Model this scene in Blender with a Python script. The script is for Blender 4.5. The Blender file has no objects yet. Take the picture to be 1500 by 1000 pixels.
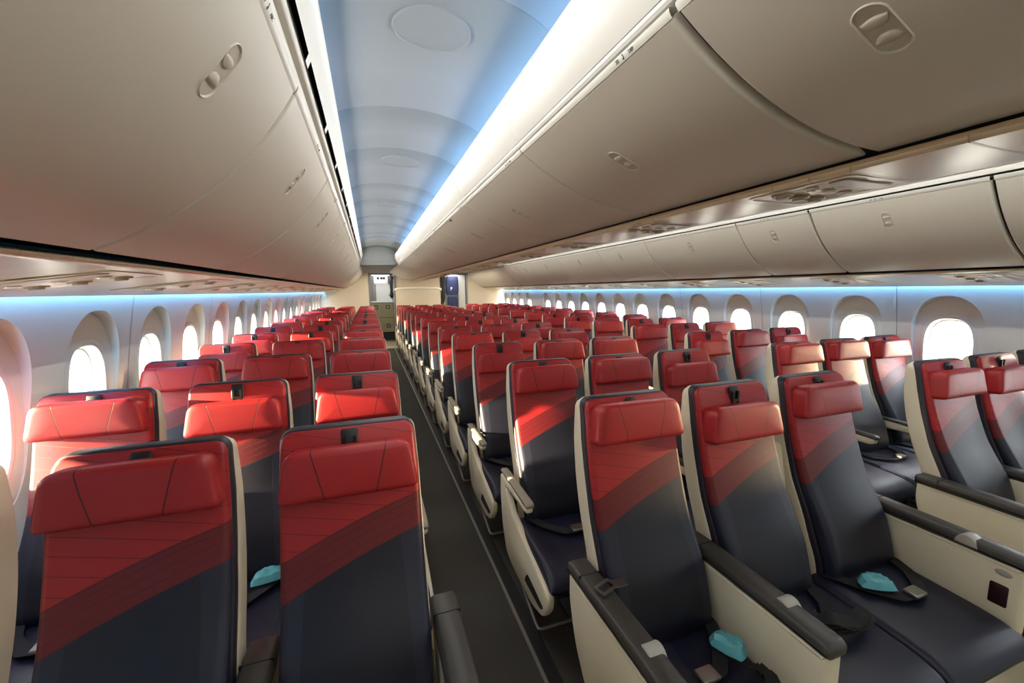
import bpy, bmesh, math, random
from mathutils import Vector, Matrix
random.seed(7)
PI = math.pi
sc = bpy.context.scene
COL = sc.collection

# ------------------------------------------------------------------ mesh builder
class MB:
    def __init__(s):
        s.v = []; s.f = []
    def add(s, vs, fs):
        b = len(s.v)
        s.v += [tuple(p) for p in vs]
        s.f += [tuple(b + i for i in f) for f in fs]
        return s
    def box(s, x0, x1, y0, y1, z0, z1):
        vs = [(x, y, z) for x in (x0, x1) for y in (y0, y1) for z in (z0, z1)]
        return s.add(vs, [(0,1,3,2),(4,6,7,5),(0,4,5,1),(2,3,7,6),(0,2,6,4),(1,5,7,3)])
    def loft(s, secs, cap=True, closed=True):
        n = len(secs[0]); vs = [p for q in secs for p in q]; fs = []
        m = n if closed else n - 1
        for i in range(len(secs) - 1):
            for j in range(m):
                k = (j + 1) % n
                fs.append((i*n+j, i*n+k, (i+1)*n+k, (i+1)*n+j))
        if cap:
            fs.append(tuple(range(n-1, -1, -1)))
            fs.append(tuple((len(secs)-1)*n + j for j in range(n)))
        return s.add(vs, fs)
    def prism_x(s, poly, x0, x1, bev=0.0):
        """polygon of (y,z) points swept along x, edges eased by bev"""
        n = len(poly)
        if bev > 0:
            cy = sum(p[0] for p in poly)/n; cz = sum(p[1] for p in poly)/n
            ins = inset(poly, bev)
            secs = [[(x0, *p) for p in ins], [(x0+bev*.4, *p) for p in mixp(ins, poly, .7)], [(x0+bev, *p) for p in poly],
                    [(x1-bev, *p) for p in poly], [(x1-bev*.4, *p) for p in mixp(ins, poly, .7)], [(x1, *p) for p in ins]]
        else:
            secs = [[(x0, *p) for p in poly], [(x1, *p) for p in poly]]
        return s.loft(secs)
    def extr_y(s, line, y0, y1, ny=1):
        """open line of (x,z) points swept along y"""
        secs = [[(p[0], y0+(y1-y0)*i/ny, p[1]) for p in line] for i in range(ny+1)]
        return s.loft(secs, cap=False, closed=False)
    def prism_y(s, poly, y0, y1):
        return s.loft([[(p[0], y0, p[1]) for p in poly], [(p[0], y1, p[1]) for p in poly]])
    def tube(s, path, r, n=8, cap=True):
        path = [Vector(p) for p in path]; secs = []
        for i, p in enumerate(path):
            d = (path[min(i+1, len(path)-1)] - path[max(i-1, 0)]).normalized()
            up = Vector((0,0,1)) if abs(d.z) < .9 else Vector((1,0,0))
            a = d.cross(up).normalized(); b = d.cross(a)
            secs.append([tuple(p + (a*math.cos(2*PI*k/n) + b*math.sin(2*PI*k/n))*r) for k in range(n)])
        return s.loft(secs, cap)
    def disc(s, c, ax, ay, rx, ry, n=24, h=None):
        """elliptic disc (or short elliptic cylinder of height vector h) spanned by ax, ay"""
        c = Vector(c); ax = Vector(ax); ay = Vector(ay)
        ring = [c + ax*rx*math.cos(2*PI*k/n) + ay*ry*math.sin(2*PI*k/n) for k in range(n)]
        if h is None:
            return s.add(ring, [tuple(range(n))])
        h = Vector(h)
        return s.loft([[tuple(p) for p in ring], [tuple(p+h) for p in ring]])
    def ring(s, c, ax, ay, rx, ry, w, h, n=32):
        c = Vector(c); ax = Vector(ax).normalized(); ay = Vector(ay).normalized(); nn = ax.cross(ay)*h
        secs = []
        for dr, dh in ((0,0),(0,1),(w*.5,1.25),(w,1),(w,0)):
            secs.append([tuple(c + ax*(rx-w+dr)*math.cos(2*PI*k/n) + ay*(ry-w+dr)*math.sin(2*PI*k/n) + nn*dh) for k in range(n)])
        return s.loft(secs, cap=False)
    def mesh(s, name, smooth=35, face_to=None):
        me = bpy.data.meshes.new(name)
        me.from_pydata(s.v, [], s.f)
        bm = bmesh.new(); bm.from_mesh(me)
        bmesh.ops.remove_doubles(bm, verts=bm.verts, dist=1e-5)
        if face_to is None: bmesh.ops.recalc_face_normals(bm, faces=bm.faces)
        else:
            for f in bm.faces:
                f.normal_update(); c = f.calc_center_median()
                if f.normal.dot(Vector((face_to[0], c.y, face_to[1])) - c) < 0: f.normal_flip()
        bm.to_mesh(me); bm.free()
        if smooth:
            me.polygons.foreach_set('use_smooth', [True]*len(me.polygons))
            me.set_sharp_from_angle(angle=math.radians(smooth))
        me.update()
        return me

def inset(poly, d):
    n = len(poly); out = []
    area = sum(poly[i][0]*poly[(i+1)%n][1] - poly[(i+1)%n][0]*poly[i][1] for i in range(n))
    sg = 1 if area > 0 else -1
    for i in range(n):
        p0, p1, p2 = poly[i-1], poly[i], poly[(i+1) % n]
        a = Vector((p1[0]-p0[0], p1[1]-p0[1])); b = Vector((p2[0]-p1[0], p2[1]-p1[1]))
        if a.length < 1e-9 or b.length < 1e-9:
            out.append(p1); continue
        a.normalize(); b.normalize()
        na = Vector((-a.y, a.x))*sg; nb = Vector((-b.y, b.x))*sg
        m = na + nb
        k = max(.5, (1 + na.dot(nb)))
        out.append((p1[0] + m.x*d/k, p1[1] + m.y*d/k))
    return out
def mixp(a, b, t): return [(p[0]*(1-t)+q[0]*t, p[1]*(1-t)+q[1]*t) for p, q in zip(a, b)]
def interp(tab, z):
    tab = sorted(tab)
    if z <= tab[0][0]: return tab[0][1]
    for (a, fa), (b, fb) in zip(tab, tab[1:]):
        if z <= b: return fa + (fb-fa)*(z-a)/(b-a)
    return tab[-1][1]
def smooth_tab(tab, n=60, passes=6):
    tab = sorted(tab); z0, z1 = tab[0][0], tab[-1][0]
    zs = [z0+(z1-z0)*i/n for i in range(n+1)]; ys = [interp(tab, z) for z in zs]
    for _ in range(passes):
        ys = [ys[0]] + [(ys[i-1]+2*ys[i]+ys[i+1])/4 for i in range(1, n)] + [ys[-1]]
    return list(zip(zs, ys))
def rrect(hx, hy, r, n=5):
    r = min(r, hx*.999, hy*.999); out = []
    for cx, cy, a0 in ((hx-r, hy-r, 0), (-hx+r, hy-r, 90), (-hx+r, -hy+r, 180), (hx-r, -hy+r, 270)):
        for k in range(n+1):
            a = math.radians(a0 + 90*k/n); out.append((cx+r*math.cos(a), cy+r*math.sin(a)))
    return out
def roundpoly(poly, r, n=4):
    out = []; m = len(poly)
    for i in range(m):
        rr = r[i] if isinstance(r, (list, tuple)) else r
        p0, p1, p2 = Vector(poly[i-1]), Vector(poly[i]), Vector(poly[(i+1) % m])
        a = p0-p1; b = p2-p1; la, lb = a.length, b.length
        t = min(rr, la*.45, lb*.45); A = p1 + a/la*t; B = p1 + b/lb*t
        for k in range(n+1):
            u = k/n; q = A*(1-u)**2 + p1*2*u*(1-u) + B*u*u; out.append((q.x, q.y))
    return out

# ------------------------------------------------------------------ objects
def link(o, parent=None):
    COL.objects.link(o)
    if parent is not None: o.parent = parent
    return o
def obj(name, mb, mat, parent=None, loc=None, smooth=35, **props):
    me = mb if isinstance(mb, bpy.types.Mesh) else mb.mesh(name, smooth)
    if mat is not None and len(me.materials) == 0: me.materials.append(mat)
    o = bpy.data.objects.new(name, me)
    if loc is not None: o.location = loc
    for k, v in props.items(): o[k] = v
    return link(o, parent)
def thing(name, label, cat, loc=(0,0,0), group=None):
    o = bpy.data.objects.new(name, None); o.location = loc; o.empty_display_size = .1
    o['label'] = label; o['category'] = cat
    if group: o['group'] = group
    return link(o)
def tag(o, label, cat, group=None):
    o['label'] = label; o['category'] = cat
    if group: o['group'] = group
    return o
def struct(name, mb, mat, smooth=35): return obj(name, mb, mat, smooth=smooth, kind='structure')
ORD = ['first','second','third','fourth','fifth','sixth','seventh','eighth','ninth','tenth','eleventh','twelfth','thirteenth','fourteenth','fifteenth','sixteenth','seventeenth','eighteenth','nineteenth','twentieth','twenty-first','twenty-second','twenty-third','twenty-fourth','twenty-fifth','twenty-sixth','twenty-seventh']

# ------------------------------------------------------------------ materials
class NT:
    def __init__(s, name):
        s.m = bpy.data.materials.new(name); s.m.use_nodes = True
        s.t = s.m.node_tree; s.n = s.t.nodes; s.l = s.t.links
        s.b = s.n['Principled BSDF']
    def node(s, t, **k):
        n = s.n.new(t)
        for a, v in k.items(): setattr(n, a, v)
        return n
    def put(s, sock, v):
        if hasattr(v, 'is_linked'): s.l.new(v, sock)
        else: sock.default_value = v
    def math(s, op, a, b=0.0, c=None):
        n = s.node('ShaderNodeMath', operation=op); s.put(n.inputs[0], a); s.put(n.inputs[1], b)
        if c is not None: s.put(n.inputs[2], c)
        return n.outputs[0]
    def mix(s, f, a, b):
        n = s.node('ShaderNodeMix', data_type='RGBA'); s.put(n.inputs[0], f); s.put(n.inputs[6], a); s.put(n.inputs[7], b)
        return n.outputs[2]
    def xyz(s):
        tc = s.node('ShaderNodeTexCoord'); sp = s.node('ShaderNodeSeparateXYZ')
        s.l.new(tc.outputs['Object'], sp.inputs[0]); return tc.outputs['Object'], sp.outputs[0], sp.outputs[1], sp.outputs[2]
    def noise(s, vec, scale, detail=3.0):
        n = s.node('ShaderNodeTexNoise'); s.l.new(vec, n.inputs['Vector']); n.inputs['Scale'].default_value = scale; n.inputs['Detail'].default_value = detail
        return n.outputs['Fac']
    def bump(s, h, strength=.2, dist=.002):
        n = s.node('ShaderNodeBump'); s.l.new(h, n.inputs['Height']); n.inputs['Strength'].default_value = strength; n.inputs['Distance'].default_value = dist
        s.l.new(n.outputs[0], s.b.inputs['Normal'])
def rgb(r, g, b):
    f = lambda c: (c/255/12.92 if c/255 <= .04045 else ((c/255+.055)/1.055)**2.4)
    return (f(r), f(g), f(b), 1)
def plain(name, c, rough=.5, metal=0, spec=.5, noise=None, coat=0):
    n = NT(name); n.b.inputs['Roughness'].default_value = rough; n.b.inputs['Metallic'].default_value = metal
    n.b.inputs['Specular IOR Level'].default_value = spec
    if coat: n.b.inputs['Coat Weight'].default_value = coat
    if noise:
        v, *_ = n.xyz(); f = n.noise(v, noise[0]); k = noise[1]
        n.l.new(n.mix(f, tuple(x*(1-k) for x in c[:3])+(1,), tuple(min(1, x*(1+k)) for x in c[:3])+(1,)), n.b.inputs['Base Color'])
        if len(noise) > 2: n.bump(f, noise[2], .001)
    else: n.b.inputs['Base Color'].default_value = c
    return n.m
def emit(name, c, s):
    n = NT(name); n.b.inputs['Base Color'].default_value = (0,0,0,1); n.b.inputs['Emission Color'].default_value = c; n.b.inputs['Emission Strength'].default_value = s
    return n.m
RED = rgb(160, 31, 35); DRED = rgb(102, 21, 27); NAVY = rgb(20, 22, 36); NAVY2 = rgb(33, 36, 52)
def line_mask(n, val, half):   # 1 on |val| < half
    return n.math('LESS_THAN', n.math('ABSOLUTE', val), half)
def m_backrest():
    n = NT('leather_back'); v, x, y, z = n.xyz()
    xx = n.math('MULTIPLY', x, x)
    zu = n.math('SUBTRACT', n.math('ADD', n.math('MULTIPLY', x, .34), .983), n.math('MULTIPLY', xx, .25))
    zl = n.math('SUBTRACT', n.math('ADD', n.math('MULTIPLY', x, .35), .890), n.math('MULTIPLY', xx, .25))
    du = n.math('SUBTRACT', z, zu); dl = n.math('SUBTRACT', z, zl)
    up = n.math('GREATER_THAN', du, 0.0); mid = n.math('GREATER_THAN', dl, 0.0)
    side = n.math('GREATER_THAN', n.math('ADD', n.math('ABSOLUTE', x), n.math('MULTIPLY', z, .05)), .172)
    nv = n.mix(side, NAVY, NAVY2)
    c = n.mix(mid, nv, DRED); c = n.mix(up, c, RED)
    # stitched grooves
    t = n.math('FRACT', n.math('MULTIPLY', dl, 1/.0245))
    g1 = n.math('MULTIPLY', n.math('MULTIPLY', n.math('LESS_THAN', t, .1), mid), n.math('SUBTRACT', 1.0, up))
    t2 = n.math('FRACT', n.math('MULTIPLY', n.math('ADD', z, n.math('MULTIPLY', x, .22)), 1/.043))
    g2 = n.math('MULTIPLY', n.math('LESS_THAN', t2, .06), up)
    g3 = line_mask(n, du, .0025)
    g4 = n.math('MULTIPLY', line_mask(n, n.math('SUBTRACT', n.math('ADD', n.math('ABSOLUTE', x), n.math('MULTIPLY', z, .05)), .172), .0016), n.math('SUBTRACT', 1.0, mid))
    g = n.math('MAXIMUM', n.math('MAXIMUM', g1, g2), n.math('MAXIMUM', g3, g4))
    c2 = n.mix(g, c, n.mix(.55, c, (0.01,.004,.006,1)))
    n.l.new(c2, n.b.inputs['Base Color'])
    f = n.noise(v, 260.0, 2.0)
    h = n.math('ADD', n.math('MULTIPLY', n.math('SUBTRACT', 1.0, g), 1.0), n.math('MULTIPLY', f, .18))
    n.bump(h, .35, .003)
    n.b.inputs['Roughness'].default_value = .42; n.b.inputs['Specular IOR Level'].default_value = .45
    return n.m
def m_headrest():
    n = NT('leather_headrest'); v, x, y, z = n.xyz()
    d = n.math('SUBTRACT', n.math('ABSOLUTE', x), n.math('ADD', n.math('MULTIPLY', z, .24), .082))
    g = line_mask(n, d, .0016)
    f = n.noise(v, 240.0, 2.0); f2 = n.noise(v, 9.0, 2.0)
    base = n.mix(f2, tuple(k*.9 for k in RED[:3])+(1,), tuple(k*1.08 for k in RED[:3])+(1,))
    n.l.new(n.mix(g, base, (.06,.006,.008,1)), n.b.inputs['Base Color'])
    h = n.math('ADD', n.math('SUBTRACT', 1.0, g), n.math('MULTIPLY', f, .18)); n.bump(h, .35, .003)
    n.b.inputs['Roughness'].default_value = .40; n.b.inputs['Specular IOR Level'].default_value = .45
    return n.m
def m_carpet():
    n = NT('carpet'); v, x, y, z = n.xyz()
    f = n.noise(v, 420.0, 2.0); f2 = n.noise(v, 5.0, 3.0)
    c = n.mix(f, rgb(54,52,49), rgb(90,87,82)); c = n.mix(n.math('MULTIPLY', f2, .35), c, rgb(44,44,46))
    n.l.new(c, n.b.inputs['Base Color']); n.b.inputs['Roughness'].default_value = .95; n.b.inputs['Specular IOR Level'].default_value = .15
    n.bump(f, .6, .004); return n.m
M = {}
M['back'] = m_backrest(); M['head'] = m_headrest(); M['carpet'] = m_carpet()
M['navy'] = plain('navy_leather', rgb(20,23,44), .45, noise=(60., .12, .08))
M['trim'] = plain('dark_piping', rgb(34,30,44), .5)
M['cream'] = plain('cream_plastic', rgb(222,212,188), .38)
M['cream2'] = plain('cream_plastic_box', rgb(226,216,190), .42)
M['taupe'] = plain('taupe_pad', rgb(150,143,128), .45)
M['dark'] = plain('dark_pad', rgb(58,56,52), .42)
M['black'] = plain('black_plastic', rgb(20,20,21), .5)
M['strap'] = plain('belt_webbing', rgb(24,23,26), .8, noise=(300., .3, .4))
M['metal'] = plain('brushed_metal', rgb(170,168,160), .35, 1.0)
M['steel'] = plain('grey_bar', rgb(150,148,140), .4, .7)
M['bin'] = plain('bin_panel', rgb(212,206,192), .38, spec=.4, noise=(3., .012))
M['binlip'] = plain('bin_lip', rgb(226,223,213), .35)
M['hand'] = plain('latch_plastic', rgb(196,188,172), .4)
M['cove'] = plain('cove_panel', rgb(242,240,232), .45)
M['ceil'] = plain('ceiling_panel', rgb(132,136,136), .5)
M['psu'] = plain('service_panel', rgb(208,188,152), .28)
M['psu2'] = plain('service_inset', rgb(176,164,144), .35)
M['wall'] = plain('sidewall', rgb(214,212,206), .5)
M['bezel'] = plain('window_bezel', rgb(216,212,200), .4)
M['bulk'] = plain('bulkhead', rgb(214,203,184), .5)
M['vinyl'] = plain('vinyl_floor', rgb(176,166,138), .6, noise=(220., .1))
M['grey'] = plain('grey_panel', rgb(120,122,124), .4)
M['galley'] = plain('galley_door', rgb(142,134,106), .45)
M['white'] = plain('white_panel', rgb(224,226,226), .35)
M['crew'] = plain('crew_seat_blue', rgb(38,50,96), .5)
M['socket'] = plain('socket_dark', rgb(44,20,24), .25)
M['tab'] = plain('tab_grey', rgb(170,168,158), .4)
M['text'] = plain('label_ink', rgb(70,72,70), .6)
M['gap'] = plain('dark_gap', rgb(14,13,13), .8)  # near-black, stands in for shade behind bin gaps and vent slots
M['blue'] = plain('blue_wrapper', rgb(96,176,188), .35, noise=(40., .15, .3))
M['lens'] = plain('reading_lens', rgb(236,230,214), .1)
M['shade'] = plain('shade_frame', rgb(206,214,212), .3)
def m_glass():
    n = NT('window_glass'); n.n.remove(n.b)
    a = n.node('ShaderNodeBsdfTransparent'); a.inputs[0].default_value = (.93,.95,.95,1)
    b = n.node('ShaderNodeBsdfGlossy'); b.inputs['Roughness'].default_value = .05
    mx = n.node('ShaderNodeMixShader'); mx.inputs[0].default_value = .05
    n.l.new(a.outputs[0], mx.inputs[1]); n.l.new(b.outputs[0], mx.inputs[2])
    n.l.new(mx.outputs[0], n.n['Material Output'].inputs[0]); return n.m
M['glass'] = m_glass()

# ------------------------------------------------------------------ setting: section of the cabin (x across, y aft, z up)
Y0, YB, YE = -2.6, 9.0, 12.62        # front closure, end of the bins, rear bulkhead
XW = [(.0,2.56),(.12,2.63),(.4,2.725),(.8,2.745),(1.1,2.715),(1.39,2.672),(1.55,2.645),(1.70,2.615)]
XW = smooth_tab(XW, 60, 3)
def xw(z): return interp(XW, z)
def xr(z): return max(xw(z)+.0005, interp([(0,2.7),(.78,2.746),(1.0,2.735),(1.3,2.712),(1.7,2.70)], z))
WIN_L = [2.549 + .612*k for k in range(-8, 17)]; WIN_R = [1.819 + .612*k for k in range(-7, 18)]
def is_gap(y): return 9.5 < y < 10.1
GAP_LEFT = 1.2       # no windows on the left ahead of the door post
WZ, WHX, WHZ = 1.152, .140, .24       # window centre height, half sizes
NW = 56
def win_shape(k, s=1.0, px=1.0):
    a = 2*PI*k/NW; e = 2/2.9
    c, q = math.cos(a), math.sin(a)
    return (WHX*s*math.copysign(abs(c)**e, c), WHZ*s*px*math.copysign(abs(q)**e, q))
def arch_shape(k, g=0.0):
    a = 2*PI*k/NW; c, q = math.cos(a), math.sin(a)
    if q >= 0:
        e = 2/2.25
        return ((.206+g)*math.copysign(abs(c)**e, c), .12 + (.285+g)*abs(q)**e)
    e = 2/3.2
    return ((.206+g*.3)*math.copysign(abs(c)**e, c), .12 - .47*abs(q)**e)
def bay(mb, yc, sg, window=True, y0=None, y1=None):
    h = .306; ya = -h if y0 is None else y0-yc; yb = h if y1 is None else y1-yc; za, zb = .70-WZ, 1.70-WZ
    P = lambda y, z, rec: (sg*(xr(z+WZ) if rec else xw(z+WZ)), yc+y, z+WZ)
    if not window:
        zs = [za+(zb-za)*i/10 for i in range(11)]
        mb.loft([[P(ya, z, 0) for z in zs], [P(yb, z, 0) for z in zs]], cap=False, closed=False); return
    rect = []
    for k in range(NW):
        a = 2*PI*k/NW; c, q = math.cos(a), math.sin(a)
        t = min((yb/c if c > 1e-6 else ya/c if c < -1e-6 else 9), (zb/q if q > 1e-6 else za/q if q < -1e-6 else 9))
        rect.append([c*t, q*t])
    for cy, cz in ((ya,za),(yb,za),(ya,zb),(yb,zb)):
        k = min(range(NW), key=lambda i: (rect[i][0]-cy)**2 + (rect[i][1]-cz)**2); rect[k] = [cy, cz]
    secs = []
    hole = [win_shape(k) for k in range(NW)]; lip = [win_shape(k, 1.17, .96) for k in range(NW)]
    arch = [arch_shape(k) for k in range(NW)]; arch2 = [arch_shape(k, .006) for k in range(NW)]
    rp = lambda pts, d=0: [(sg*(xr(z+WZ)+d), yc+y, z+WZ) for y, z in pts]
    secs.append(rp([win_shape(k, .95) for k in range(NW)], .05))
    secs.append(rp([win_shape(k, .985) for k in range(NW)], .008))
    secs.append(rp(hole, .0))
    secs.append(rp([win_shape(k, 1.04, .99) for k in range(NW)], -.003)); secs.append(rp([win_shape(k, 1.13, .97) for k in range(NW)], -.002))
    secs.append(rp(lip, .003))
    for t in (.33, .66): secs.append(rp(mixp(lip, arch, t)))
    secs.append(rp(arch))
    secs.append([(sg*xw(z+WZ), yc+y, z+WZ) for y, z in arch2])
    for t in (.3, .65, 1): secs.append([(sg*xw(z+WZ), yc+y, z+WZ) for y, z in mixp(arch2, rect, t)])
    mb.loft(secs, cap=False)
DOOR = (-1.95, -.75)      # boarding door on the right, behind the photographer
def side(sg, wins, name):
    mb = MB()
    ys = sorted(wins)
    for y in ys:
        if sg > 0 and DOOR[0] < y < DOOR[1]: continue
        bay(mb, y, sg, not (is_gap(y) or sg < 0 and y < GAP_LEFT))
    a, b = ys[0]-.306, ys[-1]+.306
    low = [z for z, _ in XW if z <= .70] + [.70]
    if sg < 0: mb.extr_y([(sg*xw(z), z) for z in low], a, b)
    else:
        dy = [y for y in ys if DOOR[0] < y < DOOR[1]]
        mb.extr_y([(sg*xw(z), z) for z in low], a, dy[0]-.306); mb.extr_y([(sg*xw(z), z) for z in low], dy[-1]+.306, b)
    struct(name, mb, M['wall'], 40)
    # thin vertical joints between every second panel
    jb = MB()
    for i, y in enumerate(ys):
        if (i + (0 if sg < 0 else 1)) % 2 == 0 and not (sg > 0 and -2.4 < y < -.5):
            zs = [.3+1.39*k/16 for k in range(17)]
            jb.loft([[(sg*(xw(z)-.0012), y+.306+d, z) for z in zs] for d in (-.002, .002)], cap=False, closed=False)
    struct('trim_1' if sg < 0 else 'trim_2', jb, M['grey'])
    i = 0
    for y in ys:
        if is_gap(y) or y > YE+.1 or sg < 0 and y < GAP_LEFT or sg > 0 and DOOR[0] < y < DOOR[1]: continue
        i += 1
        fr = MB(); rp = lambda s, d: [(sg*(xr(win_shape(k)[1]+WZ)+d), y+win_shape(k, s)[0], WZ+win_shape(k, s)[1]) for k in range(NW)]
        fr.loft([rp(.96, .046), rp(.925, .048), rp(.91, .053), rp(.91, .07)], cap=False)
        w = struct('window_%d' % (i if sg < 0 else i+40), fr, M['shade'])
        g = MB(); g.add(rp(.92, .062), [tuple(range(NW))])
        obj('pane', g, M['glass'], w)
side(-1, WIN_L, 'wall_left'); side(1, WIN_R, 'wall_right')
db = MB(); db.loft([[(xw(z)+.01, y, z) for z in [.02+.11*i for i in range(16)]] for y in (-2.16, -.44)], cap=False, closed=False)
struct('door_1', db, M['wall'])

# floor
struct('floor', MB().box(-2.7, 2.7, .98, 12.25, -.02, 0), M['carpet'])
struct('floor_vinyl', MB().box(-2.7, 2.7, Y0, .98, -.02, 0).box(-2.7, 2.7, 12.25, 15.2, -.02, 0), M['vinyl'])
tr = MB()
for x in (-.769, -1.222, .769, 1.222): tr.box(x-.008, x+.008, .98, 12.25, 0, .004)
struct('trim_3', tr, M['steel'])
tr = MB()
for x0, x1 in ((-.757, -.70), (-1.30, -1.235), (.70, .757), (1.235, 1.30)): tr.box(x0, x1, .98, 12.25, 0, .002)
struct('trim_4', tr, M['black'])

# ---- ceilings over each aisle, coves, bins
def mirror(line, sg): return [(p[0]*-sg, p[1]) for p in line]    # profiles are written for the camera's (left) aisle; sg=-1 keeps, +1 mirrors
OUT_TOP, OUT_BOT = (-1.547, 2.148), (-2.0, 1.742)
CEN_TOP, CEN_BOT = (-.785, 2.176), (-.165, 1.974)
def bez(a, b, bulge, n=14):
    ax, az = a; bx, bz = b; dx, dz = bx-ax, bz-az; L = math.hypot(dx, dz); nx, nz = -dz/L, dx/L
    if nz > 0: nx, nz = -nx, -nz
    cx, cz = (ax+bx)/2 + nx*2*bulge, (az+bz)/2 + nz*2*bulge
    return [((1-t)**2*ax+2*t*(1-t)*cx+t*t*bx, (1-t)**2*az+2*t*(1-t)*cz+t*t*bz) for t in [i/n for i in range(n+1)]]
PR_OUT = bez(OUT_TOP, OUT_BOT, .052); PR_CEN = bez(CEN_TOP, CEN_BOT, .05)
ARC = []
cxa = -1.165
for i in range(25):
    t = -1 + 2*i/24
    ARC.append((cxa + t*.40, 2.40 + .150*math.sqrt(max(0, 1-(abs(t)*.96)**2))))
ARC = [(-1.57, 2.36)] + ARC + [(-.76, 2.37)]
SEAM_C = [-.82, -.21, .70, 1.32, 2.23, 2.85, 3.76, 4.38, 5.29, 5.91, 6.82, 7.44, 8.35]
for sg, nm in ((-1, 'ceiling'), (1, 'ceiling_right')):
    mb = MB(); ys = [Y0] + [y for y in SEAM_C] + [YB]
    for a, b in zip(ys, ys[1:]):
        A = mirror(ARC, sg)
        lift = [(x, z+.006) for x, z in A]
        mb.loft([[(x, a, z) for x, z in lift], [(x, a+.004, z) for x, z in A], [(x, a+.3*(b-a), z) for x, z in A], [(x, b-.004, z) for x, z in A], [(x, b, z) for x, z in lift]], cap=False, closed=False)
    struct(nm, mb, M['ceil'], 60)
def arc_z(x): return interp([(p[0], p[1]) for p in ARC], x)
for sg in (-1, 1):
    for i, y in enumerate((.02, 1.56, 3.10, 4.63, 6.16, 7.69)):
        mb = MB(); n = 40; secs = []
        for r, d in ((0.001, .004), (.10, .004), (.128, .004), (.131, .007), (.135, .007), (.137, .0)):
            secs.append([((cxa+.03+r*math.cos(2*PI*k/n))*-sg, y+r*.9*math.sin(2*PI*k/n), arc_z(cxa+.03+r*math.cos(2*PI*k/n)) - d) for k in range(n)])
        mb.loft(secs, cap=False)
        if sg < 0: tag(obj('ceiling_cover', mb, M['ceil']), 'round flush cover in the ceiling over the left aisle, %s from the front' % ORD[i], 'ceiling cover', 'round covers along the left aisle ceiling')
k = 5
for sg in (-1, 1):
    V = lambda pts: mirror(pts, sg)
    # outboard vent cove: rail, lower strip, slots, upper strip, ledge
    mb = MB()
    mb.extr_y(V([(-1.56, 2.186), (-1.545, 2.186), (-1.540, 2.20), (-1.540, 2.214)]), Y0, YB)
    mb.extr_y(V([(-1.540, 2.214), (-1.528, 2.214), (-1.522, 2.220), (-1.521, 2.228), (-1.526, 2.236), (-1.530, 2.238), (-1.527, 2.243)]), Y0, YB)
    mb.extr_y(V([(-1.527, 2.243), (-1.519, 2.252)]), Y0, YB)
    mb.extr_y(V([(-1.510, 2.272), (-1.494, 2.318), (-1.480, 2.372), (-1.4775, 2.396), (-1.483, 2.401), (-1.50, 2.400), (-1.57, 2.37)]), Y0, YB)
    y = -2.35
    slots = []
    while y < YB-.5:
        slots.append((y, y+.455)); y += .497
    off = 1.331 - min([s[0] for s in slots], key=lambda t: abs(t-1.331)); prev = Y0
    for a, b in [(a+off, b+off) for a, b in slots] + [(YB, YB)]:
        mb.loft([[(x, yy, z) for x, z in V([(-1.519, 2.252), (-1.510, 2.272)])] for yy in (prev, a)], cap=False, closed=False); prev = b
    struct('trim_%d' % k, mb, M['cove'], 50); k += 1
    struct('trim_%d' % k, MB().extr_y(V([(-1.57, 2.165), (-1.565, 2.25), (-1.53, 2.31), (-1.497, 2.325)]), Y0, YB), M['gap']); k += 1  # near-black backing sheet: paints the slots' shade and seals out lamp light
    # broad cove over the centre bins
    cc = [(-.765, 2.212), (-.789, 2.209), (-.795, 2.214), (-.797, 2.222)]
    struct('trim_%d' % k, MB().extr_y(V(cc), Y0, YB), M['cove']); k += 1
    cv = bez((-.797, 2.224), (-.846, 2.395), .022, 10)
    mb = MB(); ys = [Y0, -.75, .40, 1.62, 2.62, 3.72, 4.94, 6.16, 7.4, 8.6, YB]
    for a, b in zip(ys, ys[1:]):
        lf = [(x+.004, z) for x, z in cv]
        mb.loft([[(x, a, z) for x, z in V(lf)], [(x, a+.004, z) for x, z in V(cv)], [(x, b-.004, z) for x, z in V(cv)], [(x, b, z) for x, z in V(lf)]], cap=False, closed=False)
    mb.extr_y(V([(-.846, 2.395), (-.845, 2.401), (-.835, 2.402), (-.77, 2.375)]), Y0, YB)
    struct('trim_%d' % k, mb, M['cove'], 50); k += 1
# outer skin over the bins, keeps daylight to the windows
mb = MB()
sk = [(2.80, .0), (2.86, .8), (2.83, 1.2), (2.80, 1.62), (2.62, 2.1), (2.2, 2.55), (1.4, 2.72), (.0, 2.78)]
sk = [(x, z) for x, z in sk if z > 1.64]
mb.extr_y([(-2.615, 1.70)] + [(-x, z) for x, z in [(2.80, 1.70)] + sk] + [(x, z) for x, z in reversed(sk)] + [(2.80, 1.70), (2.615, 1.70)], Y0, 15.2)
struct('ceiling_crown', mb, M['gap'])

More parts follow.
